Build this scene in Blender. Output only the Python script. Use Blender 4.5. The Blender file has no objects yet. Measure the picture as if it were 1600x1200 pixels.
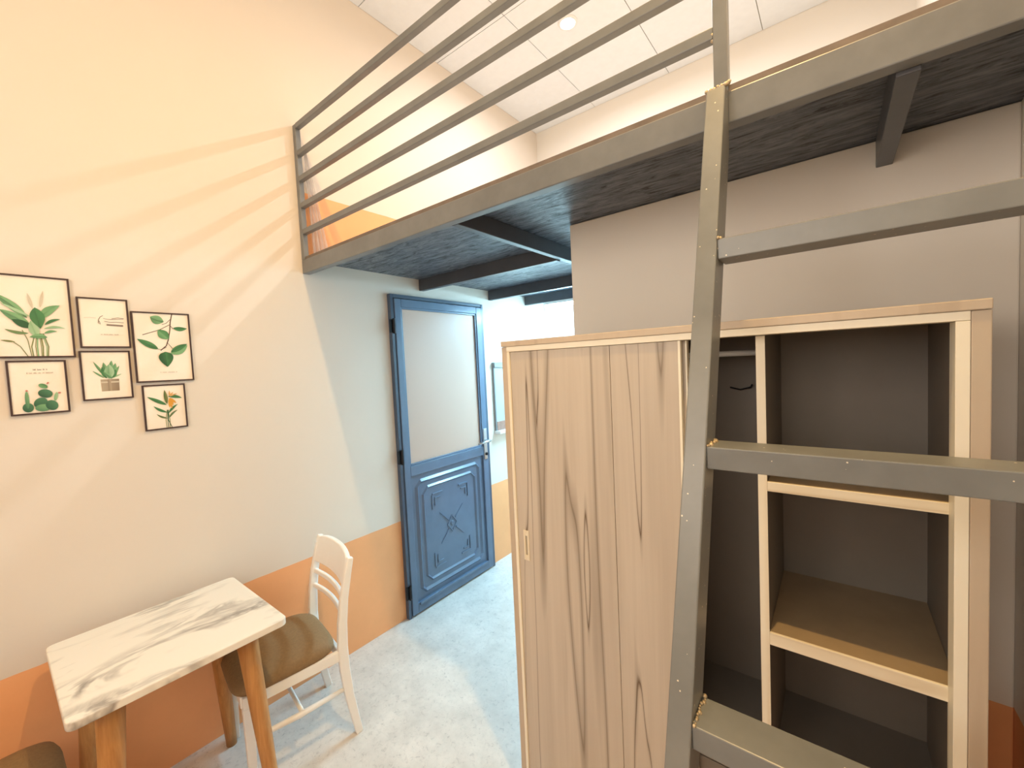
import bpy, bmesh, math, random
from mathutils import Vector, Matrix
random.seed(7)
S = 1.075                      # drawing units -> metres
scn = bpy.context.scene
col = scn.collection

# ------------------------------------------------------------------ camera
CAM = (2.114, 0.0, 1.5525)
Rv = Vector((0.78804133, 0.61380408, -0.04728008))
Uv = Vector((0.00647215, 0.06853586, 0.99762766))
Fv = Vector((-0.61558831, 0.78647783, -0.05003645))
cd = bpy.data.cameras.new('camera'); cam = bpy.data.objects.new('camera', cd); col.objects.link(cam)
cd.sensor_width = 36.0; cd.lens = 649.28 * 36.0 / 1600.0; cd.clip_start = 0.02
m = Matrix.Identity(4)
for i in range(3):
    m[i][0] = Rv[i]; m[i][1] = Uv[i]; m[i][2] = -Fv[i]; m[i][3] = CAM[i] * S
cam.matrix_world = m
scn.camera = cam

# ------------------------------------------------------------------ world, exposure
w = bpy.data.worlds.new('world'); scn.world = w; w.use_nodes = True
w.node_tree.nodes['Background'].inputs[0].default_value = (0.8, 0.85, 1, 1)
w.node_tree.nodes['Background'].inputs[1].default_value = 0.05
vs = scn.view_settings
vs.view_transform = 'Standard'; vs.look = 'None'; vs.gamma = 1.0; vs.use_curve_mapping = False
vs.exposure = 0.19
LOFT_W, FRONT_W, FILL_W, TUBE_W = 18.0, 36.0, 16.0, 46.0
LOFT_C, FRONT_C, FILL_C, TUBE_C = (0.92, 0.96, 1.0), (1.0, 0.64, 0.25), (1.0, 0.90, 0.82), (0.38, 0.74, 1.0)

# ------------------------------------------------------------------ material helpers
def s2l(c):
    return tuple((v / 12.92 if v <= 0.04045 else ((v + 0.055) / 1.055) ** 2.4) for v in c)
def rgb(r, g, b): return s2l((r / 255.0, g / 255.0, b / 255.0)) + (1.0,)

class NT:
    def __init__(self, name):
        self.m = bpy.data.materials.new(name); self.m.use_nodes = True
        self.t = self.m.node_tree; self.n = self.t.nodes
        self.b = self.n['Principled BSDF']
    def add(self, typ, **kw):
        n = self.n.new(typ)
        for k, v in kw.items():
            if hasattr(n, k): setattr(n, k, v)
        return n
    def link(self, a, b): self.t.links.new(a, b)
    def set(self, node, **kw):
        for k, v in kw.items(): node.inputs[k.replace('_', ' ')].default_value = v
    def pos(self, scale=(1, 1, 1), rot=(0, 0, 0), src='Object'):
        if src == 'Position':
            o = self.add('ShaderNodeNewGeometry').outputs['Position']
        else:
            o = self.add('ShaderNodeTexCoord').outputs[src]
        mp = self.add('ShaderNodeMapping'); mp.inputs['Scale'].default_value = scale; mp.inputs['Rotation'].default_value = rot
        self.link(o, mp.inputs['Vector']); return mp.outputs['Vector']
    def noise(self, vec, scale=5, detail=3, rough=0.5, dist=0.0):
        n = self.add('ShaderNodeTexNoise'); self.set(n, Scale=scale, Detail=detail, Roughness=rough, Distortion=dist)
        self.link(vec, n.inputs['Vector']); return n.outputs['Fac']
    def ramp(self, fac, stops):
        r = self.add('ShaderNodeValToRGB'); e = r.color_ramp.elements
        while len(e) < len(stops): e.new(0.5)
        for el, (p, c) in zip(e, stops): el.position = p; el.color = c
        self.link(fac, r.inputs['Fac']); return r.outputs['Color']
    def math(self, op, a, b=None):
        n = self.add('ShaderNodeMath'); n.operation = op
        for i, v in enumerate((a, b)):
            if v is None: continue
            if isinstance(v, (int, float)): n.inputs[i].default_value = v
            else: self.link(v, n.inputs[i])
        return n.outputs[0]
    def mix(self, fac, a, b, blend='MIX'):
        n = self.add('ShaderNodeMix'); n.data_type = 'RGBA'; n.blend_type = blend
        for k, v in ((0, fac), (6, a), (7, b)):
            if isinstance(v, (int, float, tuple)): n.inputs[k].default_value = v
            else: self.link(v, n.inputs[k])
        return n.outputs[2]
    def bump(self, h, strength=0.1, dist=0.01):
        n = self.add('ShaderNodeBump'); n.inputs['Strength'].default_value = strength; n.inputs['Distance'].default_value = dist
        self.link(h, n.inputs['Height']); self.link(n.outputs[0], self.b.inputs['Normal'])
    def base(self, c):
        if isinstance(c, tuple): self.b.inputs['Base Color'].default_value = c
        else: self.link(c, self.b.inputs['Base Color'])
    def rough(self, r, metal=0.0, spec=0.5):
        self.b.inputs['Roughness'].default_value = r; self.b.inputs['Metallic'].default_value = metal
        self.b.inputs['Specular IOR Level'].default_value = spec

def plain(name, c, rough=0.5, metal=0.0, var=0.0, scale=8, bump=0.0, spec=0.5):
    t = NT(name); t.rough(rough, metal, spec)
    if var or bump:
        f = t.noise(t.pos(), scale, 4, 0.6)
        if var:
            lo = tuple(v * (1 - var) for v in c[:3]) + (1,); hi = tuple(min(1, v * (1 + var)) for v in c[:3]) + (1,)
            t.base(t.ramp(f, [(0.3, lo), (0.7, hi)]))
        else: t.base(c)
        if bump: t.bump(t.noise(t.pos(), scale * 6, 3), bump, 0.004)
    else: t.base(c)
    return t.m

CREAM = rgb(240, 234, 225); ORANGE = rgb(252, 184, 130)
def wall_mat(name, bands, yband=None, CREAM=CREAM):
    """cream emulsion with painted orange bands (heights in metres, world z)"""
    t = NT(name); t.rough(0.55, 0, 0.3)
    g = t.add('ShaderNodeNewGeometry'); sp = t.add('ShaderNodeSeparateXYZ'); t.link(g.outputs['Position'], sp.inputs[0])
    n = t.noise(t.pos((1, 1, 1), src='Position'), 3, 4, 0.6)
    z = t.math('ADD', sp.outputs['Z'], t.math('MULTIPLY', t.math('SUBTRACT', t.noise(t.pos((1, 1, 1), src='Position'), 14, 2), 0.5), 0.006))
    cream = t.mix(n, tuple(v * 0.96 for v in CREAM[:3]) + (1,), CREAM)
    n2 = t.noise(t.pos((1, 1, 1), src='Position'), 6, 5, 0.65)
    orange = t.mix(n2, tuple(v * 0.88 for v in ORANGE[:3]) + (1,), ORANGE)
    fac = None
    for a, b in bands:
        f = t.math('MULTIPLY', t.math('GREATER_THAN', z, a * S), t.math('LESS_THAN', z, b * S))
        if yband and a > 0: f = t.math('MULTIPLY', f, t.math('GREATER_THAN', sp.outputs['Y'], yband * S))
        fac = f if fac is None else t.math('MAXIMUM', fac, f)
    t.base(t.mix(fac, cream, orange))
    t.bump(t.noise(t.pos((1, 1, 1), src='Position'), 60, 3), 0.05, 0.003)
    return t.m

M = {}
M['wall_left'] = wall_mat('wall_paint_left', [(-1, 0.617), (2.118, 2.462)], 1.05, rgb(229, 218, 205))  # same cream paint, darkened here to offset strong light on this wall
M['wall'] = wall_mat('wall_paint', [(-1, 0.617)])
M['tile'] = plain('ceiling_tile', rgb(232, 236, 240), 0.7, var=0.02, scale=20)
M['ceil'] = plain('ceiling_grid', rgb(150, 140, 120), 0.7)

t = NT('floor_vinyl'); t.rough(0.33, 0, 0.4)
v = t.pos((1, 1, 1))
c1 = t.ramp(t.noise(v, 5, 6, 0.65), [(0.3, rgb(204, 198, 190)), (0.7, rgb(232, 226, 218))])
fl = t.ramp(t.noise(v, 46, 6, 0.75, 0.8), [(0.30, (0.55, 0.55, 0.56, 1)), (0.44, (0.95, 0.95, 0.95, 1)), (0.6, (1, 1, 1, 1))])
t.base(t.mix(0.8, c1, fl, 'MULTIPLY'))
M['floor'] = t.m

def paint_metal(name, c, rough=0.36, chips=True, chip_col=rgb(226, 214, 190)):
    t = NT(name); t.rough(rough, 0, 0.5)
    v = t.pos((1, 1, 1), src='Position')
    b = t.ramp(t.noise(v, 7, 4, 0.6), [(0.3, tuple(x * 0.86 for x in c[:3]) + (1,)), (0.7, tuple(min(1, x * 1.12) for x in c[:3]) + (1,))])
    if chips:
        vo = t.add('ShaderNodeTexVoronoi'); vo.inputs['Scale'].default_value = 62; t.link(v, vo.inputs['Vector'])
        mask = t.math('MULTIPLY', t.math('LESS_THAN', t.math('ADD', vo.outputs['Distance'], t.math('MULTIPLY', t.noise(v, 220, 2), 0.12)), 0.155), t.math('GREATER_THAN', t.noise(v, 11, 2), 0.53))
        b = t.mix(mask, b, chip_col)
    t.base(b)
    t.bump(t.noise(v, 40, 3), 0.08, 0.003)
    return t.m
M['metal'] = paint_metal('grey_paint_steel', rgb(120, 122, 122), chips=False)
M['ladder'] = paint_metal('grey_paint_ladder', rgb(122, 124, 122), 0.34)
M['joist'] = paint_metal('dark_paint_joist', rgb(78, 80, 86), 0.35, chips=False)
M['weld'] = plain('weld_metal', rgb(190, 172, 142), 0.38, 0.4, var=0.3, scale=60, bump=0.3)

t = NT('loft_underside'); t.rough(0.3, 0, 0.5)
v = t.pos((1.2, 6, 1), (0, 0, 0.5), src='Position')
st = t.noise(v, 6, 6, 0.75, 1.2)
t.base(t.ramp(st, [(0.36, rgb(30, 32, 38)), (0.45, rgb(80, 86, 97)), (0.7, rgb(124, 132, 144))]))
rr = t.ramp(st, [(0.35, (0.6, 0.6, 0.6, 1)), (0.6, (0.28, 0.28, 0.28, 1))]); t.link(rr, t.b.inputs['Roughness'])
t.bump(st, 0.35, 0.008)
M['board'] = t.m
M['board_edge'] = plain('board_edge', rgb(116, 104, 94), 0.6, var=0.2, scale=14)

# wardrobe laminates
def grain_mat(name, lo, hi, line, freq, lw, seed=0.0, horizontal=False, linestr=0.8, lines2=0):
    t = NT(name); t.rough(0.42, 0, 0.4)
    sc = (6.5, 6.5, 0.30) if not horizontal else (0.30, 6.5, 6.5)
    mp = t.pos(sc, src='Position')
    va = t.add('ShaderNodeVectorMath'); va.operation = 'ADD'; va.inputs[1].default_value = (seed, seed * 0.7, seed * 1.3); t.link(mp, va.inputs[0])
    n = t.noise(va.outputs[0], 1.0, 2.5, 0.5, 0.25)
    fr = t.math('FRACT', t.math('MULTIPLY', n, freq))
    d = t.math('ABSOLUTE', t.math('SUBTRACT', fr, 0.5))
    ln = t.ramp(d, [(0.0, (linestr,) * 3 + (1,)), (lw, (0.25,) * 3 + (1,)), (lw * 3.4, (0, 0, 0, 1))])
    fine_v = t.pos((60, 60, 1.4) if not horizontal else (1.4, 60, 60), src='Position')
    fn = t.noise(fine_v, 1.0, 3, 0.6)
    broad = t.noise(t.pos((9, 9, 0.8) if not horizontal else (0.8, 9, 9), src='Position'), 1.0, 3, 0.6)
    if lines2:
        vb = t.add('ShaderNodeVectorMath'); vb.operation = 'ADD'; vb.inputs[1].default_value = (seed * 3 + 11, 4, seed + 2); t.link(mp, vb.inputs[0])
        n2 = t.noise(vb.outputs[0], 0.8, 2.0, 0.5, 0.35)
        d2 = t.math('ABSOLUTE', t.math('SUBTRACT', t.math('FRACT', t.math('MULTIPLY', n2, lines2)), 0.5))
        l2 = t.ramp(d2, [(0.0, (0.75,) * 3 + (1,)), (0.02, (0.42,) * 3 + (1,)), (0.13, (0.0,) * 3 + (1,))])
        ln = t.mix(1.0, ln, l2, 'LIGHTEN')
    body = t.mix(t.math('ADD', t.math('MULTIPLY', fn, 0.35), t.math('MULTIPLY', broad, 0.65)), lo, hi)
    t.base(t.mix(ln, body, line))
    return t.m
M['door_wood'] = grain_mat('wardrobe_door_laminate', rgb(172, 159, 144), rgb(226, 216, 202), rgb(108, 92, 76), 6.4, 0.026, 2.0, linestr=1.0, lines2=5.0)
M['maple'] = grain_mat('wardrobe_frame_laminate', rgb(244, 236, 214), rgb(252, 247, 232), rgb(214, 196, 164), 4.0, 0.03, 5.0, linestr=0.35)
M['maple_h'] = grain_mat('wardrobe_shelf_laminate', rgb(242, 232, 208), rgb(252, 246, 230), rgb(206, 184, 146), 5.0, 0.05, 1.0, True, 0.5)
M['carcass'] = grain_mat('wardrobe_carcass_laminate', rgb(190, 174, 154), rgb(210, 194, 174), rgb(160, 142, 122), 4.0, 0.03, 3.0, linestr=0.3)
M['inner'] = plain('wardrobe_inner_laminate', rgb(124, 117, 109), 0.5, var=0.06, scale=4)  # laminate darkened: the interior's shade is put into the colour
M['shelf_top'] = plain('shelf_top_laminate', rgb(158, 138, 110), 0.45, var=0.12, scale=5)  # maple shelf, toned darker to carry the shade inside the wardrobe
M['chrome'] = plain('chrome', rgb(210, 210, 210), 0.22, 1.0)
M['pull'] = plain('pull_plastic', rgb(236, 226, 204), 0.35)
M['pull_in'] = plain('pull_recess', rgb(178, 168, 146), 0.4)

M['blue'] = plain('blue_gloss_paint', rgb(96, 116, 140), 0.26, var=0.06, scale=5, bump=0.05)
M['blue_dark'] = plain('door_frame_blue', rgb(72, 88, 108), 0.3)
t = NT('frosted_glass'); t.rough(0.35, 0, 0.4); t.base(rgb(214, 184, 166)); t.b.inputs['Transmission Weight'].default_value = 0.12
t.bump(t.noise(t.pos(), 160, 2), 0.06, 0.002)
M['frost'] = t.m
M['steel'] = plain('satin_steel', rgb(196, 200, 204), 0.3, 1.0)
M['dark'] = plain('dark_hinge', rgb(40, 42, 46), 0.4, 0.6)

t = NT('marble_top'); t.rough(0.3, 0, 0.45)
v = t.pos((1.0, 0.9, 1), (0, 0, 0.18))
n1 = t.noise(t.pos((4.2, 1.5, 1), (0, 0, 0.22)), 1.15, 5, 0.6, 0.9)
rid = t.math('ABSOLUTE', t.math('SUBTRACT', n1, 0.5))
vein = t.ramp(rid, [(0.0, (0.85,) * 3 + (1,)), (0.02, (0.62,) * 3 + (1,)), (0.06, (0.0,) * 3 + (1,))])
patch = t.ramp(t.noise(t.pos((6.0, 2.0, 1), (0, 0, 0.3)), 1.1, 3, 0.5), [(0.42, (0, 0, 0, 1)), (0.6, (1, 1, 1, 1))])
fac = t.math('MULTIPLY', vein, patch)
wash = t.ramp(t.noise(t.pos((7.0, 1.8, 1), (0, 0, 0.2)), 2.0, 4, 0.6, 0.4), [(0.56, (0, 0, 0, 1)), (0.66, (0.42,) * 3 + (1,)), (0.72, (0.1,) * 3 + (1,))])
t.base(t.mix(t.math('MAXIMUM', fac, wash), rgb(240, 234, 222), rgb(132, 122, 114)))
M['marble'] = t.m
def wood(name, lo, hi):
    t = NT(name); t.rough(0.42, 0, 0.4)
    n = t.noise(t.pos((22, 22, 1.6)), 2.0, 5, 0.65, 0.3)
    t.base(t.ramp(n, [(0.3, lo), (0.7, hi)])); t.bump(n, 0.06, 0.002); return t.m
M['oak'] = wood('oak_leg', rgb(168, 112, 58), rgb(206, 152, 92))
M['chair_white'] = plain('chair_white_paint', rgb(252, 250, 246), 0.36, var=0.02, scale=12)
M['seat'] = plain('seat_fabric', rgb(140, 112, 76), 0.75, var=0.1, scale=90, bump=0.25)
M['seat_under'] = plain('seat_lining', rgb(70, 54, 40), 0.8)

M['frame'] = plain('picture_frame', rgb(62, 42, 40), 0.45)
M['paper'] = plain('print_paper', rgb(246, 234, 218), 0.5, var=0.015, scale=6)
t = NT('ink'); t.rough(0.5); a = t.add('ShaderNodeVertexColor'); a.layer_name = 'Col'; t.link(a.outputs['Color'], t.b.inputs['Base Color']); M['ink'] = t.m
def emis(name, c, st):
    t = NT(name); t.base((0.9, 0.9, 0.9, 1)); t.b.inputs['Emission Color'].default_value = c + (1,); t.b.inputs['Emission Strength'].default_value = st; return t.m
M['lens_loft'] = emis('lamp_lens', (1.0, 0.97, 0.92), 12.0)
M['lens_front'] = emis('lamp_lens_warm', (1.0, 0.85, 0.6), 12.0)
M['tube'] = emis('led_tube', (0.42, 0.77, 1.0), 105.0)
M['window_glow'] = emis('window_frosted', (1.0, 0.9, 0.76), 1.2)  # glow for the panes of the added fill window
M['white_plastic'] = plain('white_plastic', rgb(235, 235, 232), 0.4)
t = NT('sheer_fabric'); t.rough(0.7); t.base(rgb(236, 230, 228))
tr = t.add('ShaderNodeBsdfTransparent'); mx = t.add('ShaderNodeMixShader'); mx.inputs[0].default_value = 0.3
t.link(tr.outputs[0], mx.inputs[1]); t.link(t.b.outputs[0], mx.inputs[2]); t.link(mx.outputs[0], t.n['Material Output'].inputs['Surface'])
M['sheer'] = t.m
M['mirror_frame'] = plain('grey_frame', rgb(140, 144, 144), 0.5)
M['panel_pale'] = plain('pale_panel', rgb(168, 168, 164), 0.5)
M['panel_brown'] = plain('brown_strip', rgb(150, 112, 96), 0.5, var=0.2, scale=40)

# ------------------------------------------------------------------ mesh helpers
OFF = {}
class MB:
    def __init__(self): self.v = []; self.f = []; self.c = []
    def poly(self, pts, color=None):
        i = len(self.v); self.v += [tuple(p) for p in pts]; self.f.append(tuple(range(i, i + len(pts)))); self.c += [color or (1, 1, 1, 1)] * len(pts); return self
    def hexa(self, p):
        i = len(self.v); self.v += [tuple(q) for q in p]; self.c += [(1, 1, 1, 1)] * 8
        self.f += [tuple(i + k for k in q) for q in ((0, 3, 2, 1), (4, 5, 6, 7), (0, 1, 5, 4), (1, 2, 6, 5), (2, 3, 7, 6), (3, 0, 4, 7))]; return self
    def box(self, x0, x1, y0, y1, z0, z1):
        return self.hexa([(x0, y0, z0), (x1, y0, z0), (x1, y1, z0), (x0, y1, z0), (x0, y0, z1), (x1, y0, z1), (x1, y1, z1), (x0, y1, z1)])
    def loft(self, rings, cap=True):
        i0 = len(self.v); n = len(rings[0])
        for r in rings: self.v += [tuple(p) for p in r]; self.c += [(1, 1, 1, 1)] * n
        for k in range(len(rings) - 1):
            for j in range(n):
                a = i0 + k * n + j; b = i0 + k * n + (j + 1) % n
                self.f.append((a, b, b + n, a + n))
        if cap:
            self.f.append(tuple(i0 + j for j in reversed(range(n)))); e = i0 + (len(rings) - 1) * n
            self.f.append(tuple(e + j for j in range(n)))
        return self
    def tube(self, pts, radii, n=14):
        pts = [Vector(p) for p in pts]; rings = []
        for k, p in enumerate(pts):
            d = (pts[min(k + 1, len(pts) - 1)] - pts[max(k - 1, 0)]).normalized()
            a = d.orthogonal().normalized() if abs(d.z) > 0.99 else d.cross(Vector((0, 0, 1))).normalized()
            b = d.cross(a).normalized(); r = radii if isinstance(radii, (int, float)) else radii[k]
            rings.append([p + a * r * math.cos(2 * math.pi * j / n) + b * r * math.sin(2 * math.pi * j / n) for j in range(n)])
        return self.loft(rings)
    def bar(self, pts, wx, wy):
        """rectangular section (wx along x, wy perpendicular in yz plane) swept along pts lying in a yz plane"""
        pts = [Vector(p) for p in pts]; rings = []
        for k, p in enumerate(pts):
            d = (pts[min(k + 1, len(pts) - 1)] - pts[max(k - 1, 0)]).normalized()
            nrm = Vector((0, d.z, -d.y)); nrm.normalize()
            wxx = wx if isinstance(wx, (int, float)) else wx[k]; wyy = wy if isinstance(wy, (int, float)) else wy[k]
            X = Vector((wxx / 2, 0, 0)); Y = nrm * wyy / 2
            rings.append([p - X - Y, p + X - Y, p + X + Y, p - X + Y])
        return self.loft(rings)
    def build(self, name, mat, parent=None, bevel=0.0, seg=2, smooth=False, origin=None, kind=None, sub=0):
        if parent is not None: off = OFF[parent.name]
        else:
            if origin is None:
                xs = [p[0] for p in self.v]; ys = [p[1] for p in self.v]; zs = [p[2] for p in self.v]
                origin = ((min(xs) + max(xs)) / 2, (min(ys) + max(ys)) / 2, min(zs))
            off = Vector(origin)
        me = bpy.data.meshes.new(name)
        me.from_pydata([tuple((Vector(p) - off) * S) for p in self.v], [], self.f)
        if any(c != (1, 1, 1, 1) for c in self.c):
            at = me.color_attributes.new('Col', 'FLOAT_COLOR', 'POINT')
            for i, c in enumerate(self.c): at.data[i].color = c
        else:
            bm = bmesh.new(); bm.from_mesh(me); bmesh.ops.recalc_face_normals(bm, faces=bm.faces); bm.to_mesh(me); bm.free()
        me.materials.append(mat)
        o = bpy.data.objects.new(name, me); col.objects.link(o)
        if parent is not None: o.parent = parent; OFF[o.name] = off
        else: o.location = off * S; OFF[o.name] = off
        if smooth:
            for p in me.polygons: p.use_smooth = True
        if bevel:
            b = o.modifiers.new('bevel', 'BEVEL'); b.width = bevel * S; b.segments = seg; b.limit_method = 'ANGLE'; b.angle_limit = math.radians(40)
            b.harden_normals = False
        if sub:
            s = o.modifiers.new('sub', 'SUBSURF'); s.levels = sub; s.render_levels = sub
        if kind: o['kind'] = kind
        return o
def B(*a): return MB().box(*a)
def empty(name, loc, rz=0.0):
    o = bpy.data.objects.new(name, None); col.objects.link(o); o.empty_display_size = 0.1
    o.location = Vector(loc) * S; o.rotation_euler = (0, 0, rz); OFF[o.name] = Vector(loc); return o
def tag(o, label, cat, group=None, kind=None):
    o['label'] = label; o['category'] = cat
    if group: o['group'] = group
    if kind: o['kind'] = kind
    return o
def copy_tree(o, parent=None):
    c = o.copy(); col.objects.link(c)
    if parent is not None: c.parent = parent
    for ch in list(o.children): copy_tree(ch, c)
    return c

# ------------------------------------------------------------------ the room
XR, YB, YF, ZC = 2.465, 3.226, -1.25, 3.598
YL, ZB, ZT = 1.036, 2.050, 2.117          # loft front edge
XC, YK = 1.238, 1.56                       # inner wall block under the loft
tag(B(-0.1, XR + 0.1, YF - 0.1, YB + 0.1, -0.1, 0).build('floor', M['floor']), 'pale grey mottled vinyl floor', 'floor', kind='structure')
tag(B(-0.1, 0, YF, YB, 0, ZC + 0.05).build('wall_left', M['wall_left']), 'cream wall with orange painted dado, pictures and blue door', 'wall', kind='structure')
tag(B(XR, XR + 0.1, YF, YB, 0, ZC + 0.05).build('wall_right', M['wall']), 'cream side wall at the right of the wardrobe', 'wall', kind='structure')
tag(B(-0.1, XR + 0.1, YB, YB + 0.1, 0, ZC + 0.05).build('wall_back', M['wall']), 'cream end wall beyond the loft', 'wall', kind='structure')
tag(B(-0.1, XR + 0.1, YF - 0.1, YF, 0, ZC + 0.05).build('wall_front', M['wall']), 'cream wall behind the viewer', 'wall', kind='structure')
tag(B(XC, XR, YK, YB, 0, ZT - 0.001).build('wall_inner', M['wall'], bevel=0.004), 'beige inner wall under the loft behind the wardrobe', 'wall', kind='structure')
ceil = tag(B(-0.1, XR + 0.1, YF - 0.1, YB + 0.1, ZC + 0.006, ZC + 0.08).build('ceiling', M['ceil']), 'white tiled ceiling', 'ceiling', kind='structure')
xs = [0, 0.583, 1.17, 1.757, 2.344, XR]; ys = [YB - 0.59 * k for k in range(8)] + [YF]; ys = ys[::-1]
g = 0.0022
for i in range(len(xs) - 1):
    for j in range(len(ys) - 1):
        B(xs[i] + g, xs[i + 1] - g, ys[j] + g, ys[j + 1] - g, ZC, ZC + 0.012).build('ceiling_tile', M['tile'], ceil)

# ------------------------------------------------------------------ blue door on the left wall
y1, y2 = 1.528, 2.350
d = tag(empty('door_1', (0, (y1 + y2) / 2, 0)), 'blue steel door with frosted glass upper pane and pressed lower panel', 'door', kind='structure')
fr = MB()
fr.box(0, 0.030, y1, y1 + 0.022, 0, 2.0); fr.box(0, 0.030, y2 - 0.022, y2, 0, 2.0); fr.box(0, 0.030, y1 + 0.022, y2 - 0.022, 1.978, 2.0)
fr.build('door_frame', M['blue_dark'], d, 0.003)
a, b = y1 + 0.026, y2 - 0.026
lf = MB(); xl = 0.036
pa, pb = a + 0.045, b - 0.055
lf.box(0.002, xl, a, pa, 0.012, 1.974); lf.box(0.002, xl, pb, b, 0.012, 1.974)
lf.box(0.002, xl, pa, pb, 1.925, 1.974); lf.box(0.002, xl, pa, pb, 0.88, 0.945); lf.box(0.002, xl, pa, pb, 0.012, 0.075)
leaf_o = lf.build('door_leaf', M['blue'], d, 0.003)
B(0.012, 0.018, pa - 0.005, pb + 0.005, 0.94, 1.93).build('glass_pane', M['frost'], d)
gl = MB()
for q in ((pa, pa + 0.012, 0.945, 1.925), (pb - 0.012, pb, 0.945, 1.925), (pa + 0.012, pb - 0.012, 1.913, 1.925), (pa + 0.012, pb - 0.012, 0.945, 0.957)):
    gl.box(0.018, 0.030, *q)
gl.build('glazing_bead', M['blue'], d, 0.002)
pn = B(0.004, 0.020, pa - 0.002, pb + 0.002, 0.07, 0.885).build('lower_panel', M['blue'], d, 0.002)
def ring_mould(y0, y1_, z0, z1, cut, wd, h, x0, name, parent, mat):
    """raised moulding along a rectangle with notched corners"""
    def outline(o):
        c = cut
        return [(y0 + c, z0 + o), (y1_ - c, z0 + o), (y1_ - c + 0 * o, z0 + o), (y1_ - o, z0 + c), (y1_ - o, z1 - c), (y1_ - c, z1 - o), (y0 + c, z1 - o), (y0 + o, z1 - c), (y0 + o, z0 + c)]
    A = outline(0); C = outline(wd); Mi = outline(wd / 2); mb = MB(); n = len(A)
    rings = [[(x0, p[0], p[1]) for p in A], [(x0 + h, p[0], p[1]) for p in Mi], [(x0, p[0], p[1]) for p in C]]
    i0 = 0
    for r in rings: mb.v += r; mb.c += [(1, 1, 1, 1)] * n
    for k in range(2):
        for j in range(n):
            jj = (j + 1) % n; mb.f.append((k * n + j, k * n + jj, (k + 1) * n + jj, (k + 1) * n + j))
    return mb.build(name, mat, parent)
ring_mould(pa + 0.035, pb - 0.035, 0.105, 0.845, 0.045, 0.030, 0.012, 0.020, 'outer_moulding', d, M['blue'])
ring_mould(pa + 0.085, pb - 0.085, 0.160, 0.790, 0.050, 0.022, 0.010, 0.020, 'inner_moulding', d, M['blue'])
yc, zc = (pa + pb) / 2, 0.475
for sy in (-1, 1):
    for sz in (-1, 1):
        o = MB(); cy, cz = yc + sy * 0.165, zc + sz * 0.215
        o.box(0.02, 0.026, min(cy, cy - sy * 0.09), max(cy, cy - sy * 0.09), cz + sz * 0.03 - 0.006, cz + sz * 0.03 + 0.006)
        o.box(0.02, 0.026, cy - 0.006, cy + 0.006, min(cz + sz * 0.024, cz - sz * 0.07), max(cz + sz * 0.024, cz - sz * 0.07))
        o.box(0.02, 0.026, min(cy - sy * 0.02, cy - sy * 0.07), max(cy - sy * 0.02, cy - sy * 0.07), cz - 0.005, cz + 0.005)
        o.box(0.02, 0.026, cy - sy * 0.024 - 0.005, cy - sy * 0.024 + 0.005, min(cz - sz * 0.006, cz - sz * 0.05), max(cz - sz * 0.006, cz - sz * 0.05))
        o.build('corner_ornament', M['blue'], d, 0.002)
o = MB()
for k in range(4):
    an = math.pi / 4 + k * math.pi / 2; q = Vector((0, math.cos(an), math.sin(an)))
    p0 = Vector((0.022, yc, zc)) + q * 0.045; p1 = Vector((0.022, yc, zc)) + q * 0.150
    o.tube([p0, p1], [0.006, 0.002], 8)
ds = [(yc + 0.042 * math.cos(k * math.pi / 2), zc + 0.055 * math.sin(k * math.pi / 2)) for k in range(5)]
for k in range(4): o.tube([(0.022, *ds[k]), (0.022, *ds[k + 1])], 0.005, 8)
o.tube([(0.018, yc, zc), (0.028, yc, zc)], [0.02, 0.012], 12)
o.build('centre_ornament', M['blue'], d)
B(0.034, 0.044, pa + 0.01, pb - 0.01, 0.060, 0.078).build('kick_rail', M['blue'], d, 0.003)
for z in (1.807, 1.015, 0.17):
    h = MB(); h.tube([(0.040, y1 + 0.012, z - 0.045), (0.040, y1 + 0.012, z + 0.045)], 0.008, 12); h.box(0.028, 0.034, y1 - 0.012, y1 + 0.03, z - 0.04, z + 0.04)
    h.build('hinge', M['dark'], d)
pl = B(xl, xl + 0.006, b - 0.046, b - 0.012, 0.845, 1.075).build('lock_plate', M['steel'], d, 0.004)
lv = MB(); ly = b - 0.029
lv.tube([(xl + 0.004, ly, 0.985), (xl + 0.05, ly, 0.985)], 0.010, 12)
lv.tube([(xl + 0.045, ly + 0.01, 0.985), (xl + 0.048, ly - 0.03, 0.985), (xl + 0.045, ly - 0.115, 0.982)], [0.010, 0.009, 0.008], 12)
lv.build('lever_handle', M['steel'], pl, smooth=True)
MB().tube([(xl + 0.004, ly, 0.885), (xl + 0.016, ly, 0.885)], 0.011, 12).build('keyhole', M['dark'], pl)

# framed panel past the door
p = tag(empty('wall_mirror', (0, 2.70, 1.008)), 'pale grey-framed wall mirror past the blue door, half hidden by wardrobe', 'mirror')
q = MB(); q.box(0.001, 0.03, 2.455, 2.945, 1.525, 1.565); q.box(0.001, 0.019, 2.455, 2.468, 1.03, 1.525); q.box(0.001, 0.026, 2.932, 2.945, 1.03, 1.525)
q.build('mirror_frame', M['mirror_frame'], p, 0.002)
B(0.001, 0.018, 2.466, 2.934, 1.10, 1.527).build('mirror_glass', M['panel_pale'], p)
B(0.001, 0.022, 2.466, 2.934, 1.03, 1.10).build('lower_band', M['panel_brown'], p, 0.002)
B(0.001, 0.06, 2.45, 2.95, 1.008, 1.03).build('ledge', M['white_plastic'], p, 0.002)

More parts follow.
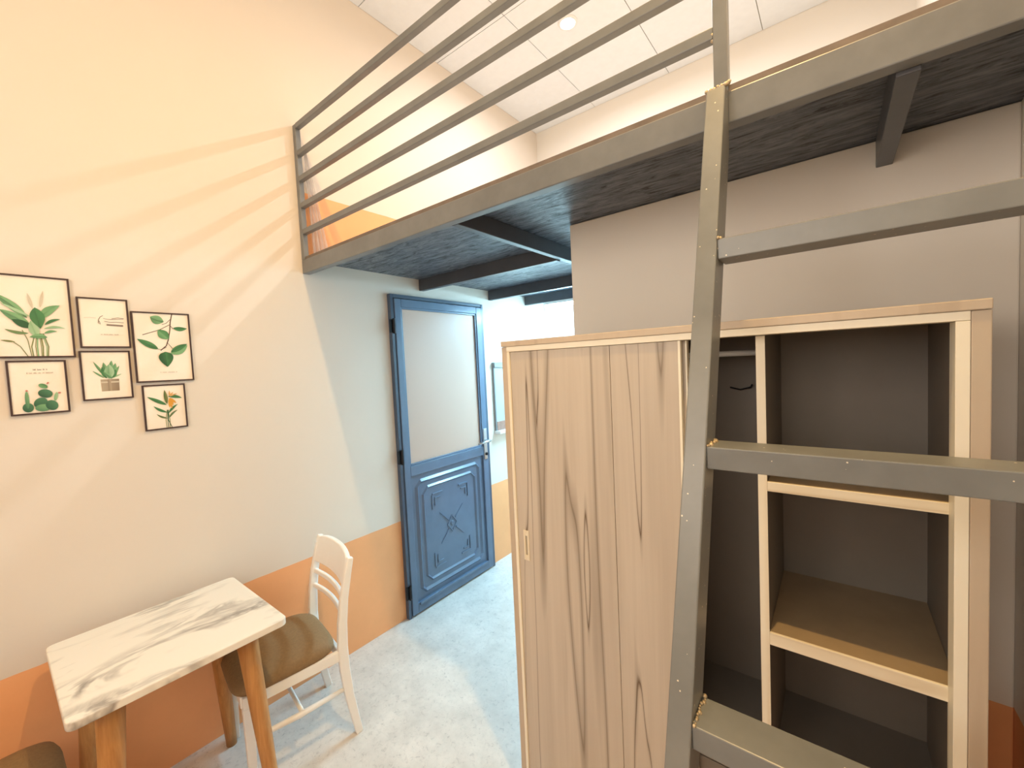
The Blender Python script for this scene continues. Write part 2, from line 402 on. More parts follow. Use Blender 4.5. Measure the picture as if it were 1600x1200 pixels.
# ------------------------------------------------------------------ loft
lo = tag(empty('loft_platform', (XR / 2, YL, ZB)), 'steel framed loft platform with grey front beam and dark painted underside', 'loft')
B(0.0, XR, YL, YL + 0.036, ZB, ZT).build('front_beam', M['metal'], lo, 0.003)
B(0.0, XR, YL + 0.008, YL + 0.02, ZT, ZT + 0.016).build('board_edge', M['board_edge'], lo)
yy = [YL + 0.02, 1.80, 2.50, YB]
for k in range(3): B(0.0, XR, yy[k] + 0.0005, yy[k + 1] - 0.0005, ZT, ZT + 0.016).build('floor_board', M['board'], lo)
B(0.0, XR, YL + 0.03, YB, ZT + 0.0162, ZT + 0.0185).build('floor_covering', M['floor'], lo)  # unseen pale layer added to bounce light up to the ceiling
B(1.036, 1.066, YL + 0.036, YB, ZB, ZT).build('joist', M['joist'], lo, 0.002)
B(2.203, 2.238, YL + 0.036, YK, ZB - 0.008, ZT).build('joist', M['joist'], lo, 0.002)
for y in (1.778, 2.454, 2.93): B(0.0, 1.036, y, y + 0.034, ZB - 0.006, ZT).build('joist', M['joist'], lo, 0.002)

# railing
ra = tag(empty('loft_railing', (0.95, YL, ZT)), 'grey steel railing with five horizontal bars along the loft edge', 'railing')
tw = 0.0255
B(0.001, 0.001 + tw, YL, YL + tw, ZT + 0.0, 2.775).build('post', M['metal'], ra, 0.002)
B(1.905, 1.905 + tw + 0.003, YL, YL + tw, ZT + 0.0, 3.02).build('post', M['metal'], ra, 0.002)
for z in (2.766, 2.636, 2.512, 2.383, 2.254):
    B(0.001 + tw, 1.905, YL + 0.001, YL + tw - 0.001, z - 0.013, z + 0.012).build('rail', M['metal'], ra, 0.002)
def beads(spots, seed):
    rnd = random.Random(seed); mb = MB()
    for (x, y, z, r) in spots:
        ring = []
        for k, (dz, rr) in enumerate(((-1, 0.35), (-0.5, 0.9), (0.2, 1), (0.75, 0.65), (1, 0.1))):
            ring.append([(x + r * rr * math.cos(j * 1.0472) * rnd.uniform(.8, 1.2), y + r * rr * math.sin(j * 1.0472) * rnd.uniform(.8, 1.2), z + dz * r) for j in range(6)])
        mb.loft(ring)
    return mb
rn = random.Random(3)
beads([(1.902 + 0.03 * k / 6 + rn.uniform(-.002, .002), YL - 0.001, ZT + 0.004 + 0.010 * k / 6 + rn.uniform(-.004, .004), rn.uniform(.0035, .006)) for k in range(8)], 1).build('weld_bead', M['weld'], ra, smooth=True)
beads([(1.9035, YL + 0.008, 2.254 - 0.013, 0.005), (1.9035, YL + 0.004, 2.254 - 0.004, 0.004)], 2).build('weld_bead', M['weld'], ra, smooth=True)

# ladder
la = tag(empty('loft_ladder', (2.15, 0.33, 0)), 'grey steel loft ladder with square rungs leaning against the loft beam', 'ladder')
def ly_(z): return 0.325 + 0.32 * z          # front edge of the stile at height z
SW, SD = 0.037, 0.070
def stile(x0):
    rings = []
    for z in (0.0, 1.99, ZT - 0.002):
        yb = min(ly_(z) + SD, YL - 0.0005)
        rings.append([(x0, ly_(z), z), (x0 + SW, ly_(z), z), (x0 + SW, yb, z), (x0, yb, z)])
    return MB().loft(rings)
stile(1.897).build('stile', M['ladder'], la, 0.0025)
stile(2.405).build('stile', M['ladder'], la, 0.0025)
RH, RD = 0.039, 0.069
for z in (1.773, 1.391, 0.981, 0.58, 0.19):
    y = ly_(z) + 0.0005
    r = B(1.934, 2.405, y, y + RD, z - RH, z).build('rung', M['ladder'], la, 0.002)
    sp = [(1.9355 + rn.uniform(-.001, .004), y + RD * k / 11 + rn.uniform(-.002, .002), z + rn.uniform(-.001, .002), rn.uniform(.002, .0048)) for k in range(12)]
    beads(sp, int(z * 100)).build('weld_bead', M['weld'], r, smooth=True)
beads([(1.897 + SW * k / 5, ly_(ZT) + 0.004 + rn.uniform(-.003, .003), ZT - 0.001 + rn.uniform(-.002, .002), rn.uniform(.003, .0055)) for k in range(6)], 9).build('weld_bead', M['weld'], la, smooth=True)

# ------------------------------------------------------------------ wardrobe
WX0, WX1, WY, WD, WZ = 1.214, 2.331, 1.10, 0.42, 1.627
wa = tag(empty('wardrobe', ((WX0 + WX1) / 2, WY + WD / 2, 0)), 'light wood sliding wardrobe standing open under the loft', 'wardrobe')
T = 0.022
B(WX0, WX1, WY - 0.004, WY + WD, WZ - 0.019, WZ).build('top_panel', M['carcass'], wa, 0.002)
B(WX0, WX0 + T, WY, WY + WD, 0, WZ - 0.0195).build('side_panel', M['carcass'], wa, 0.002)
B(WX1 - T - 0.004, WX1, WY, WY + WD, 0, WZ - 0.0195).build('side_panel', M['carcass'], wa, 0.002)
tr_ = MB(); i0, i1 = WX0 + T + 0.0005, WX1 - T - 0.0045
B(i0, i0 + 0.011, WY - 0.001, WY + 0.05, 0.06, WZ - 0.037).build('trim_strip', M['maple'], wa, 0.001)
B(i1 - 0.019, i1, WY - 0.001, WY + 0.05, 0.06, WZ - 0.037).build('trim_strip', M['maple'], wa, 0.001)
B(i0, i1, WY - 0.001, WY + 0.05, WZ - 0.0365, WZ - 0.0195).build('top_track', M['maple_h'], wa, 0.001)
B(WX0 + T, i1, WY + WD - 0.012, WY + WD - 0.002, 0, WZ - 0.02).build('back_panel', M['inner'], wa)
# inner linings
B(i1 - 0.004, i1, WY + 0.05, WY + WD - 0.012, 0.06, WZ - 0.02).build('lining', M['inner'], wa)
B(WX0 + T, WX0 + T + 0.004, WY + 0.05, WY + WD - 0.012, 0.06, WZ - 0.02).build('lining', M['inner'], wa)
FY = WY + 0.052
dv = B(1.962, 1.980, FY + 0.001, WY + WD - 0.012, 0.47, WZ - 0.02).build('divider', M['inner'], wa)
B(1.9615, 1.9805, FY - 0.004, FY + 0.001, 0.47, WZ - 0.038).build('divider_edge', M['maple'], dv)
for z in (1.238, 0.864):
    s = B(1.9805, i1 - 0.0045, FY + 0.001, WY + WD - 0.012, z - 0.028 if z < 1 else z - 0.022, z).build('shelf', M['shelf_top'], wa)
    zt = 0.03 if z < 1 else 0.022
    B(1.981, i1 - 0.005, FY - 0.006, FY + 0.001, z - zt, z + 0.001).build('shelf_edge', M['maple_h'], s, 0.001)
B(WX0 + T, i1, WY + 0.05, WY + WD - 0.012, 0.455, 0.475).build('bottom_shelf', M['inner'], wa)
B(i0, i1, WY + 0.002, WY + 0.05, 0.0, 0.06).build('plinth', M['maple_h'], wa)
for k in range(2):
    xa = WX0 + T + 0.004 + k * 0.52
    dr = B(1.80 if k == 0 else 2.055, 2.05 if k == 0 else i1 - 0.022, FY, FY + 0.016, 0.065, 0.45).build('drawer_front', M['inner'], wa)
rod = MB(); rod.tube([(WX0 + T + 0.005, WY + 0.22, 1.55), (1.962, WY + 0.22, 1.55)], 0.008, 12); rod.build('hanging_rod', M['white_plastic'], wa, smooth=True)
hk = MB(); hk.tube([(1.84, WY + 0.405, 1.44), (1.87, WY + 0.40, 1.433), (1.90, WY + 0.395, 1.441), (1.905, WY + 0.39, 1.45)], 0.0025, 8); hk.build('coat_hook', M['dark'], wa)
# sliding doors, both pushed to the left
dx0, dx1, seam = i0 + 0.0115, 1.800, 1.606
fd = B(dx0, dx1 - 0.006, WY + 0.009, WY + 0.018, 0.062, WZ - 0.0375).build('sliding_door', M['carcass'], wa)
B(dx0, seam - 0.0008, WY + 0.004, WY + 0.009, 0.062, WZ - 0.0375).build('door_board', M['door_wood'], fd, 0.0008)
B(seam + 0.0008, dx1 - 0.006, WY + 0.004, WY + 0.009, 0.062, WZ - 0.0375).build('door_board', M['door_wood'], fd, 0.0008)
B(dx1 - 0.006, dx1, WY + 0.003, WY + 0.019, 0.062, WZ - 0.0375).build('edge_strip', M['maple'], fd)
sd = B(dx0 + 0.004, dx1 + 0.006, WY + 0.026, WY + 0.042, 0.062, WZ - 0.0375).build('sliding_door', M['door_wood'], wa)
B(dx1 + 0.006, dx1 + 0.010, WY + 0.025, WY + 0.043, 0.062, WZ - 0.0375).build('edge_strip', M['maple'], sd)
# flush pull
hx0, hx1, hz0, hz1 = 1.271, 1.293, 0.882, 0.985
h = MB()
h.box(hx0, hx0 + 0.007, WY, WY + 0.004, hz0, hz1); h.box(hx1 - 0.007, hx1, WY, WY + 0.004, hz0, hz1)
h.box(hx0 + 0.007, hx1 - 0.007, WY, WY + 0.004, hz1 - 0.018, hz1); h.box(hx0 + 0.007, hx1 - 0.007, WY, WY + 0.004, hz0, hz0 + 0.018)
hp = h.build('pull_handle', M['pull'], fd, 0.0012)
B(hx0 + 0.006, hx1 - 0.006, WY + 0.0028, WY + 0.0042, hz0 + 0.017, hz1 - 0.017).build('pull_recess', M['pull_in'], fd)

# ------------------------------------------------------------------ table
ta = tag(empty('side_table', (0.335, 0.335, 0)), 'small marble-topped table with splayed oak legs against the left wall', 'table')
def rounded(x0, x1, y0, y1, r, n=6):
    pts = []
    for cx, cy, a0 in ((x1 - r, y1 - r, 0), (x0 + r, y1 - r, 90), (x0 + r, y0 + r, 180), (x1 - r, y0 + r, 270)):
        for k in range(n + 1):
            an = math.radians(a0 + 90 * k / n); pts.append((cx + r * math.cos(an), cy + r * math.sin(an)))
    return pts
ol = rounded(0.072, 0.59, 0.072, 0.608, 0.022)
MB().loft([[(p[0], p[1], z) for p in ol] for z in (0.676, 0.700)]).build('table_top', M['marble'], ta, 0.003)
ap = MB(); ap.box(0.14, 0.52, 0.145, 0.16, 0.64, 0.676); ap.box(0.14, 0.52, 0.515, 0.53, 0.64, 0.676); ap.box(0.14, 0.155, 0.16, 0.515, 0.64, 0.676); ap.box(0.505, 0.52, 0.16, 0.515, 0.64, 0.676)
ap.build('under_frame', M['oak'], ta, 0.002)
for tx, ty, bx, by in ((0.500, 0.505, 0.545, 0.545), (0.155, 0.505, 0.085, 0.552), (0.500, 0.165, 0.555, 0.125), (0.155, 0.165, 0.085, 0.125)):
    T0, B0 = Vector((tx, ty, 0.675)), Vector((bx, by, 0.0)); pts, rd = [], []
    for k in range(9):
        f = k / 8; pts.append(T0.lerp(B0, f)); rd.append(0.033 - 0.014 * f)
    MB().tube(pts, rd, 20).build('leg', M['oak'], ta, smooth=True)

# ------------------------------------------------------------------ chairs
def make_chair():
    c = empty('dining_chair', (0, 0, 0))
    for s in (-1, 1):
        zs_ = [0, 0.08, 0.18, 0.30, 0.40, 0.50, 0.60, 0.70, 0.762]
        ys_ = [0.222, 0.207, 0.190, 0.178, 0.175, 0.181, 0.195, 0.217, 0.233]
        pts = [(s * (0.186 - 0.006 * max(0, z - .4) / .36), y, z) for z, y in zip(zs_, ys_)]
        MB().bar(pts, 0.024, [0.030, 0.032, 0.036, 0.040, 0.040, 0.037, 0.033, 0.029, 0.024]).build('back_leg', M['chair_white'], c, 0.004, smooth=False)
    def crest(z0, z1, y0, y1, th, bow, name, hw=0.17, crown=0.0):
        n = 12; rings = []
        for k in range(n + 1):
            u = -1 + 2 * k / n; x = u * hw; bw = bow * (1 - u * u); zt = z1 + crown * (1 - u ** 4)
            rings.append([(x, y0 + bw - th / 2, z0), (x, y0 + bw + th / 2, z0), (x, y1 + bw + th / 2, zt), (x, y1 + bw - th / 2, zt)])
        return MB().loft(rings).build(name, M['chair_white'], c, 0.004, smooth=False)
    crest(0.645, 0.758, 0.203, 0.229, 0.020, 0.022, 'top_rail', 0.172, 0.016)
    crest(0.590, 0.610, 0.192, 0.196, 0.014, 0.020, 'back_slat')
    crest(0.522, 0.542, 0.184, 0.187, 0.014, 0.020, 'back_slat')
    # seat rails
    for s in (-1, 1):
        x = s * 0.182
        MB().hexa([(x - 0.009, -0.185, 0.345), (x + 0.009, -0.185, 0.345), (x + 0.009, 0.17, 0.345), (x - 0.009, 0.17, 0.345), (x - 0.009, -0.185, 0.388), (x + 0.009, -0.185, 0.388), (x + 0.009, 0.17, 0.388), (x - 0.009, 0.17, 0.388)]).build('seat_rail', M['chair_white'], c, 0.003)
    MB().box(-0.173, 0.173, -0.19, -0.172, 0.345, 0.388).build('seat_rail', M['chair_white'], c, 0.003)
    MB().box(-0.173, 0.173, 0.158, 0.174, 0.345, 0.388).build('seat_rail', M['chair_white'], c, 0.003)
    for s in (-1, 1):
        MB().loft([[(s * 0.172 + dx * r, -0.168 + dy * r, z) for dx, dy in ((-1, -1), (1, -1), (1, 1), (-1, 1))] for z, r in ((0, 0.012), (0.2, 0.0155), (0.344, 0.018))]).build('front_leg', M['chair_white'], c, 0.003)
    for s in (-1, 1):
        MB().tube([(s * 0.176, -0.168, 0.215), (s * 0.181, 0.0, 0.21), (s * 0.184, 0.186, 0.215)], [0.009, 0.012, 0.009], 10).build('stretcher', M['chair_white'], c, smooth=True)
    MB().tube([(-0.18, 0.01, 0.21), (0.18, 0.01, 0.21)], 0.009, 10).build('stretcher', M['chair_white'], c, smooth=True)
    # domed cushion
    mb = MB(); n = 40; rings = []
    prof = [(0.97, 0.386), (1.0, 0.392), (1.0, 0.402), (0.965, 0.418), (0.88, 0.430), (0.70, 0.440), (0.45, 0.446), (0.2, 0.448), (0.02, 0.449)]
    for sc, z in prof:
        r = []
        for k in range(n):
            an = 2 * math.pi * k / n; cx, sy = math.cos(an), math.sin(an); e = 0.42
            x = math.copysign(abs(cx) ** e, cx) * (0.194 - 0.012 * sy); y = math.copysign(abs(sy) ** e, sy) * 0.19
            if sc < 0.6:
                e2 = 0.7; x = math.copysign(abs(cx) ** e2, cx) * 0.19; y = math.copysign(abs(sy) ** e2, sy) * 0.19
            r.append((x * sc, y * sc - 0.022, z))
        rings.append(r)
    mb.loft(rings).build('seat_cushion', M['seat'], c, smooth=True)
    return c
ch = make_chair()
ch2 = copy_tree(ch)
ch.location = Vector((0.262, 0.715, 0)) * S; ch.rotation_euler[2] = math.radians(-9)
tag(ch, 'white wooden chair with brown padded seat between table and blue door', 'chair', 'white chairs at the marble table')
ch2.location = Vector((0.285, -0.13, 0)) * S; ch2.rotation_euler[2] = math.radians(180)
tag(ch2, 'brown-seated chair at lower left, only its seat front showing under the table', 'chair', 'white chairs at the marble table')

# ------------------------------------------------------------------ pictures
G = dict(d=rgb(44, 92, 58), m=rgb(74, 132, 82), l=rgb(126, 172, 124), p=rgb(168, 198, 160), y=rgb(122, 128, 74), s=rgb(130, 140, 96), br=rgb(84, 62, 52), t=rgb(132, 118, 106), t2=rgb(190, 172, 152),
         pot=rgb(178, 160, 136), potd=rgb(140, 122, 102), o=rgb(222, 158, 60), r=rgb(196, 118, 104), g=rgb(206, 194, 172), c=rgb(78, 130, 96), cd=rgb(44, 88, 66), w=rgb(248, 244, 236))
class Art:
    def __init__(self, w, h): self.w, self.h = w, h; self.mb = MB(); self.k = 0; self.text = False; self.txt = []
    def add(self, pts, cols):
        self.k += 1; x = 0.0003 + 0.00006 * self.k; i = len(self.mb.v)
        for (u, v), c in zip(pts, cols): self.mb.v.append((x, u * self.w, v * self.h)); self.mb.c.append(c)
        self.mb.f.append(tuple(range(i, i + len(pts)))); self.txt.append(self.text)
    def leaf(self, b, tip, wd, c1='d', c2='m', bend=0.0, fat=0.45):
        """two-toned leaf from base to tip in picture units"""
        b = Vector((b[0] * self.w, b[1] * self.h)); e = Vector((tip[0] * self.w, tip[1] * self.h)); d = e - b; L = d.length; nrm = Vector((-d.y, d.x)) / L
        N = 10; mid = []; up = []; dn = []
        for k in range(N + 1):
            f = k / N; m_ = b + d * f + nrm * bend * L * 4 * f * (1 - f)
            wv = wd * self.w * (math.sin(math.pi * f ** (math.log(0.5) / math.log(fat)))) ** 0.85 if 0 < f < 1 else 0
            mid.append(m_); up.append(m_ + nrm * wv / 2); dn.append(m_ - nrm * wv / 2)
        un = lambda p: (p.x / self.w, p.y / self.h)
        A, C = G[c1], G[c2]; mixc = lambda f: tuple(A[i] * (1 - f) + C[i] * f for i in range(4))
        self.add([un(p) for p in mid] + [un(p) for p in reversed(up[1:-1])], [mixc(k / N * 0.5) for k in range(N + 1)] + [mixc(0.5 + k / N * 0.5) for k in range(N - 1)])
        self.add([un(p) for p in mid] + [un(p) for p in reversed(dn[1:-1])], [mixc(0.35 + k / N * 0.6) for k in range(N + 1)] + [C] * (N - 1))
    def line(self, pts, wd, c):
        P = [Vector((p[0] * self.w, p[1] * self.h)) for p in pts]; up, dn = [], []
        for k, p in enumerate(P):
            d = (P[min(k + 1, len(P) - 1)] - P[max(k - 1, 0)]).normalized(); n = Vector((-d.y, d.x)); q = wd * self.w * (wd and 1)
            up.append(p + n * q / 2); dn.append(p - n * q / 2)
        for k in range(len(P) - 1):
            self.add([(q.x / self.w, q.y / self.h) for q in (up[k], up[k + 1], dn[k + 1], dn[k])], [G[c]] * 4)
    def blob(self, cx, cy, rx, ry, c1, c2, rot=0.0):
        N = 20; pts = []; cs = []
        for k in range(N):
            an = 2 * math.pi * k / N; x, y = rx * math.cos(an), ry * math.sin(an)
            pts.append((cx + x * math.cos(rot) - y * math.sin(rot) * 1.0, cy + x * math.sin(rot) + y * math.cos(rot)))
            f = 0.5 + 0.5 * math.sin(an + 0.6); cs.append(tuple(G[c1][i] * (1 - f) + G[c2][i] * f for i in range(4)))
        self.add(pts, cs)
    def words(self, u0, u1, v, h, c, seed):
        r = random.Random(seed); u = u0; self.text = True
        while u < u1:
            du = r.uniform(0.008, 0.016); k = r.uniform(0.6, 1.0)
            self.add([(u, v), (min(u + du, u1), v), (min(u + du, u1), v + h * k), (u, v + h * k)], [G[c]] * 4)
            u += du + (0.007 if r.random() > 0.2 else 0.03)
        self.text = False

def picture(y0, y1_, z0, z1, art, label):
    o = tag(empty('framed_print', (0, (y0 + y1_) / 2, z0)), label, 'picture', 'framed plant prints above the table')
    fw, dp = 0.0052, 0.010; f = MB()
    f.box(0.0005, dp, y0, y1_, z0, z0 + fw); f.box(0.0005, dp, y0, y1_, z1 - fw, z1); f.box(0.0005, dp, y0, y0 + fw, z0 + fw, z1 - fw); f.box(0.0005, dp, y1_ - fw, y1_, z0 + fw, z1 - fw)
    f.build('picture_frame', M['frame'], o, 0.0008)
    sheet = B(0.0005, 0.006, y0 + fw, y1_ - fw, z0 + fw, z1 - fw).build('print_sheet', M['paper'], o)
    w_, h_ = y1_ - y0 - 2 * fw, z1 - z0 - 2 * fw
    A = Art(w_, h_); art(A)
    for nm, flag in (('printed_image', False), ('printed_text', True)):
        mb = MB()
        for f_, tx in zip(A.mb.f, A.txt):
            if tx != flag: continue
            i = len(mb.v); mb.f.append(tuple(range(i, i + len(f_))))
            for q in f_:
                x, u, v_ = A.mb.v[q]; mb.v.append((0.006 + x, y0 + fw + u, z0 + fw + v_)); mb.c.append(A.mb.c[q])
        if mb.v: mb.build(nm, M['ink'], sheet, kind='stuff' if flag else None)
    return o
def art_lily(A):
    for k in range(7):
        u = 0.46 + 0.032 * k + (0.008 if k % 2 else -0.006); A.line([(u, 0.0), (u - 0.012 + 0.005 * k, 0.12), (0.5 + 0.018 * k, 0.29)], 0.011 if k % 2 else 0.018, ('s', 'y', 'l')[k % 3])
    A.line([(0.38, 0), (0.30, 0.12), (0.2, 0.19), (0.1, 0.2)], 0.014, 's')
    A.leaf((0.24, 0.18), (0.06, 0.2), 0.035, 's', 'y')
    for a, b in (((0.5, 0.6), (0.45, 0.80)), ((0.6, 0.62), (0.66, 0.84))): A.leaf(a, b, 0.045, 'g', 'g')
    A.line([(0.43, 0.0), (0.40, 0.2), (0.34, 0.33)], 0.012, 's')
    A.leaf((0.42, 0.29), (0.12, 0.34), 0.06, 'm', 's', 0.08)
    A.leaf((0.45, 0.38), (0.08, 0.58), 0.15, 'd', 'l', -0.02)
    A.leaf((0.47, 0.36), (0.22, 0.46), 0.13, 'd', 'd')
    A.leaf((0.42, 0.48), (0.02, 0.78), 0.13, 'd', 'l', -0.03)
    A.leaf((0.46, 0.50), (0.1, 0.66), 0.05, 'p', 'p')
    A.leaf((0.60, 0.48), (0.87, 0.66), 0.14, 'm', 'l', 0.10)
    A.leaf((0.64, 0.40), (0.86, 0.48), 0.055, 'd', 'm', 0.1)
    A.leaf((0.62, 0.35), (0.92, 0.36), 0.05, 'l', 'p', 0.1)
    A.leaf((0.62, 0.29), (0.80, 0.32), 0.05, 'm', 'l', 0.1)
    A.leaf((0.52, 0.25), (0.46, 0.45), 0.14, 'l', 'p')
    A.leaf((0.66, 0.24), (0.42, 0.24), 0.09, 'm', 'l', -0.1)
    A.leaf((0.58, 0.35), (0.53, 0.62), 0.20, 'd', 'm', 0, 0.55)
def art_script(A):
    A.text = True
    A.line([(0.08, 0.60), (0.2, 0.61), (0.33, 0.60)], 0.008, 't2')
    A.line([(0.48, 0.66), (0.42, 0.63), (0.38, 0.57), (0.37, 0.50), (0.41, 0.47), (0.40, 0.52), (0.38, 0.55)], 0.016, 't')
    A.line([(0.48, 0.60), (0.56, 0.585), (0.66, 0.58), (0.78, 0.59), (0.92, 0.60)], 0.012, 't')
    A.line([(0.50, 0.54), (0.62, 0.52), (0.75, 0.53), (0.92, 0.52)], 0.014, 't')
    A.line([(0.66, 0.60), (0.8, 0.625), (0.93, 0.61)], 0.012, 't')
    A.line([(0.54, 0.465), (0.9, 0.45)], 0.045, 't')
    A.words(0.40, 0.78, 0.245, 0.022, 't2', 3)
def art_branch(A):
    A.line([(0.70, 1.0), (0.66, 0.88), (0.64, 0.76), (0.60, 0.62), (0.55, 0.52), (0.44, 0.45)], 0.020, 'br')
    A.line([(0.66, 0.92), (0.58, 0.86), (0.50, 0.84)], 0.010, 'br'); A.line([(0.64, 0.84), (0.45, 0.76), (0.14, 0.68)], 0.012, 'br')
    A.line([(0.55, 0.50), (0.45, 0.46), (0.38, 0.475)], 0.010, 'br'); A.line([(0.58, 0.56), (0.64, 0.50), (0.68, 0.46)], 0.010, 'br')
    A.line([(0.66, 0.82), (0.70, 0.78)], 0.010, 'br')
    A.leaf((0.54, 0.88), (0.30, 0.95), 0.20, 'd', 'l', 0.05, 0.5)
    A.leaf((0.70, 0.79), (0.97, 0.79), 0.10, 'd', 'm', -0.06)
    A.leaf((0.60, 0.62), (0.42, 0.76), 0.20, 'l', 'm', 0, 0.5)
    A.leaf((0.40, 0.47), (0.04, 0.62), 0.13, 'd', 'm', 0.0)
    A.leaf((0.62, 0.40), (0.95, 0.53), 0.17, 'l', 'l', -0.06)
    A.leaf((0.62, 0.42), (0.95, 0.55), 0.12, 'd', 'm', 0.02)
    A.leaf((0.52, 0.43), (0.54, 0.20), 0.27, 'm', 'd', 0, 0.35)
    A.words(0.40, 0.72, 0.115, 0.012, 't2', 8)
def art_cactus(A):
    A.words(0.42, 0.68, 0.835, 0.028, 't', 1); A.words(0.30, 0.78, 0.77, 0.024, 't2', 2)
    A.blob(0.27, 0.11, 0.10, 0.09, 'cd', 'c'); A.blob(0.265, 0.26, 0.038, 0.17, 'c', 'l'); A.blob(0.27, 0.44, 0.022, 0.016, 'r', 'r')
    A.blob(0.50, 0.19, 0.13, 0.10, 'cd', 'c', 0.35); A.blob(0.54, 0.09, 0.15, 0.07, 'c', 'l'); A.blob(0.70, 0.13, 0.12, 0.10, 'cd', 'c', -0.3)
    A.blob(0.60, 0.37, 0.135, 0.085, 'cd', 'c', -0.15); A.blob(0.57, 0.52, 0.085, 0.045, 'l', 'm', -0.3); A.blob(0.66, 0.575, 0.025, 0.015, 'r', 'r', 0.5)
    A.blob(0.79, 0.30, 0.035, 0.09, 'l', 'p', -0.3); A.blob(0.86, 0.37, 0.03, 0.016, 'r', 'r')
def art_succulent(A):
    A.add([(0.36, 0.15), (0.74, 0.15), (0.75, 0.41), (0.35, 0.41)], [G['pot'], G['potd'], G['potd'], G['pot']])
    A.add([(0.36, 0.33), (0.74, 0.33), (0.745, 0.36), (0.355, 0.36)], [G['g']] * 4)
    A.add([(0.50, 0.15), (0.57, 0.15), (0.57, 0.41), (0.50, 0.41)], [G['potd'], G['pot'], G['pot'], G['potd']])
    for b, t_, w_, c1, c2 in (((0.45, 0.48), (0.23, 0.80), 0.07, 'd', 'l'), ((0.43, 0.44), (0.20, 0.60), 0.05, 'd', 'l'), ((0.62, 0.46), (0.78, 0.70), 0.07, 'm', 'l'), ((0.62, 0.44), (0.82, 0.52), 0.04, 'l', 'p'),
                              ((0.50, 0.45), (0.44, 0.78), 0.13, 'd', 'l'), ((0.56, 0.5), (0.62, 0.82), 0.12, 'd', 'l'), ((0.62, 0.45), (0.70, 0.76), 0.12, 'm', 'l'), ((0.48, 0.43), (0.40, 0.68), 0.13, 'd', 'm'), ((0.60, 0.43), (0.70, 0.62), 0.12, 'd', 'm'), ((0.54, 0.42), (0.56, 0.74), 0.22, 'm', 'p'), ((0.60, 0.42), (0.42, 0.58), 0.10, 'd', 'l')):
        A.leaf(b, t_, w_, c1, c2)
def art_bird(A):
    for k, (u, e) in enumerate(((0.49, 0.50), (0.53, 0.55), (0.57, 0.60), (0.62, 0.56))): A.line([(u, 0.0), (e - 0.02, 0.18), (0.53 + 0.01 * k, 0.42)], 0.018, 'd' if k % 2 else 's')
    A.leaf((0.53, 0.22), (0.26, 0.34), 0.06, 'd', 's', 0.08); A.leaf((0.56, 0.22), (0.80, 0.40), 0.06, 'd', 's', 0.08)
    A.leaf((0.53, 0.36), (0.20, 0.53), 0.08, 'd', 'm', 0.06); A.leaf((0.56, 0.34), (0.82, 0.54), 0.07, 'd', 'm', 0.06)
    A.leaf((0.53, 0.54), (0.06, 0.76), 0.11, 'd', 'm', 0.0); A.leaf((0.54, 0.56), (0.50, 0.90), 0.10, 'd', 'y', 0)
    A.leaf((0.58, 0.74), (0.94, 0.68), 0.10, 'd', 'm', 0.06)
    for e in ((0.60, 0.46), (0.70, 0.52), (0.78, 0.56), (0.66, 0.44)): A.leaf((0.62, 0.70), e, 0.07, 'o', 'o')
    for e in ((0.72, 0.84), (0.62, 0.88), (0.82, 0.80)): A.leaf((0.62, 0.74), e, 0.04, 'g', 'o')
picture(0.035, 0.215, 1.646, 1.918, art_lily, 'large print of a leafy peace lily, cut by the left photo edge')
picture(0.228, 0.363, 1.679, 1.859, art_script, 'small print with grey handwriting and no plant')
picture(0.369, 0.550, 1.545, 1.818, art_branch, 'tall print of a hanging branch with heart-shaped leaves')
picture(0.055, 0.189, 1.457, 1.637, art_cactus, 'small print of stacked round green cacti under two text lines')
picture(0.222, 0.357, 1.490, 1.668, art_succulent, 'small print of a succulent in a beige pot')
picture(0.382, 0.516, 1.356, 1.534, art_bird, 'lowest small print of a bird of paradise with orange flower')

# ------------------------------------------------------------------ sheer curtain on the loft
mb = MB(); N = 26; rows = 10
grid = []
for r in range(rows + 1):
    f = r / rows; z = 2.665 - f * (2.665 - 2.14); row = []
    for k in range(N + 1):
        u = k / N; y = 1.075 + (0.012 + 0.075 * f) * u + 0.01 * f; x = 0.018 + 0.012 * math.sin(u * 22) * (0.4 + 0.6 * f) + 0.01 * f
        row.append((x, y, z))
    grid.append(row)
for r in grid: mb.v += r; mb.c += [(1, 1, 1, 1)] * (N + 1)
for r in range(rows):
    for k in range(N):
        a = r * (N + 1) + k; mb.f.append((a, a + 1, a + N + 2, a + N + 1))
cu = mb.build('sheer_curtain', M['sheer'], smooth=True)
sm = cu.modifiers.new('thick', 'SOLIDIFY'); sm.thickness = 0.0008
tag(cu, 'sheer white curtain gathered at the left wall behind the loft railing', 'curtain')

# ------------------------------------------------------------------ lamps
def downlight(x, y, lens, watts, colr, label, group, r=0.045):
    o = tag(empty('ceiling_downlight', (x, y, ZC)), label, 'lamp', group)
    rings = []
    for rr, z in ((r + 0.014, 0.0), (r + 0.014, -0.004), (r + 0.004, -0.010), (r, -0.010), (r, -0.001)):
        rings.append([(x + rr * math.cos(2 * math.pi * k / 32), y + rr * math.sin(2 * math.pi * k / 32), ZC + z) for k in range(32)])
    MB().loft(rings, False).build('trim_ring', M['white_plastic'], o, smooth=True)
    MB().poly([(x + r * math.cos(2 * math.pi * k / 32), y + r * math.sin(2 * math.pi * k / 32), ZC - 0.004) for k in reversed(range(32))]).build('lens', lens, o)
    ld = bpy.data.lights.new('downlight_light', 'AREA'); ld.shape = 'DISK'; ld.size = 1.1 * r * S; ld.spread = math.radians(172); ld.energy = watts; ld.color = colr
    lo_ = bpy.data.objects.new('downlight_light', ld); col.objects.link(lo_); lo_.parent = o; lo_.location = (0, 0, -0.011 * S)
    return o
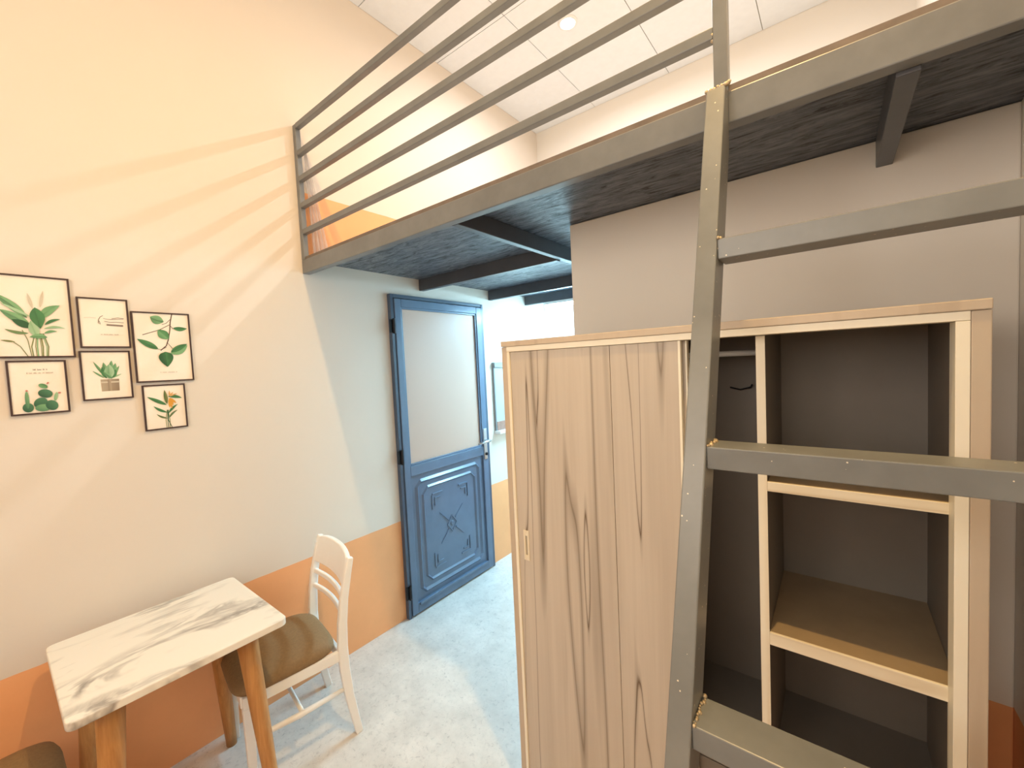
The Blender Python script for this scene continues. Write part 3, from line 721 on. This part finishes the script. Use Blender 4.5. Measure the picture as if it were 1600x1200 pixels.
downlight(0.843, 2.339, M['lens_loft'], LOFT_W, LOFT_C, 'bright round downlight in the ceiling above the loft', 'ceiling downlights')
downlight(1.90, 0.75, M['lens_front'], FRONT_W, FRONT_C, 'warm round ceiling downlight just in front of the loft railing', 'ceiling downlights')
downlight(1.622, 2.339, M['lens_loft'], LOFT_W * 0.45, LOFT_C, 'round downlight in the ceiling over the right of the loft', 'ceiling downlights')  # out-of-view lamp added to brighten the loft ceiling and end wall
def batten(x0, x1, label):
    ld = bpy.data.lights.new('tube_light', 'AREA'); ld.shape = 'RECTANGLE'; ld.size = (x1 - x0 - 0.02) * S; ld.size_y = 0.03 * S
    lo_ = bpy.data.objects.new('tube_light', ld)
    y, z = 2.947, 2.008
    o = tag(empty('led_batten', ((x0 + x1) / 2, y, z)), label, 'lamp')
    B(x0, x1, y - 0.02, y + 0.02, z + 0.014, 2.0441).build('housing', M['white_plastic'], o, 0.003)
    ld.energy = TUBE_W; ld.color = TUBE_C; lo_.location = (0, 0, -0.016 * S); tm = M['tube']
    MB().tube([(x0 + 0.005, y, z), (x1 - 0.005, y, z)], 0.014, 14).build('tube', tm, o, smooth=True)
    col.objects.link(lo_); lo_.parent = o
    return o
batten(0.20, 0.98, 'cold white LED tube under the loft beside the end wall')

# invented high window behind the viewer, added with glowing panes as fill light
wx0, wx1, wz0, wz1 = 0.95, 2.20, 1.60, 2.60
wn = tag(empty('window_1', ((wx0 + wx1) / 2, YF, wz0)), 'high frosted window behind the viewer', 'window', kind='structure')
f = MB()
for q in ((wx0 - 0.04, wx1 + 0.04, wz0 - 0.04, wz0), (wx0 - 0.04, wx1 + 0.04, wz1, wz1 + 0.04), (wx0 - 0.04, wx0, wz0, wz1), (wx1, wx1 + 0.04, wz0, wz1), ((wx0 + wx1) / 2 - 0.02, (wx0 + wx1) / 2 + 0.02, wz0, wz1)):
    f.box(q[0], q[1], YF + 0.0005, YF + 0.03, q[2], q[3])
f.build('window_frame', M['white_plastic'], wn, 0.003)
for xa, xb in ((wx0, (wx0 + wx1) / 2 - 0.02), ((wx0 + wx1) / 2 + 0.02, wx1)): B(xa, xb, YF + 0.0005, YF + 0.010, wz0, wz1).build('window_pane', M['window_glow'], wn)
ld = bpy.data.lights.new('window_light', 'AREA'); ld.shape = 'RECTANGLE'; ld.size = (wx1 - wx0) * S; ld.size_y = (wz1 - wz0) * S; ld.energy = FILL_W; ld.color = FILL_C
lo_ = bpy.data.objects.new('window_light', ld); col.objects.link(lo_); lo_.parent = wn; lo_.location = (0, 0.032 * S, (wz1 - wz0) / 2 * S); lo_.rotation_euler = (math.radians(90), 0, 0)
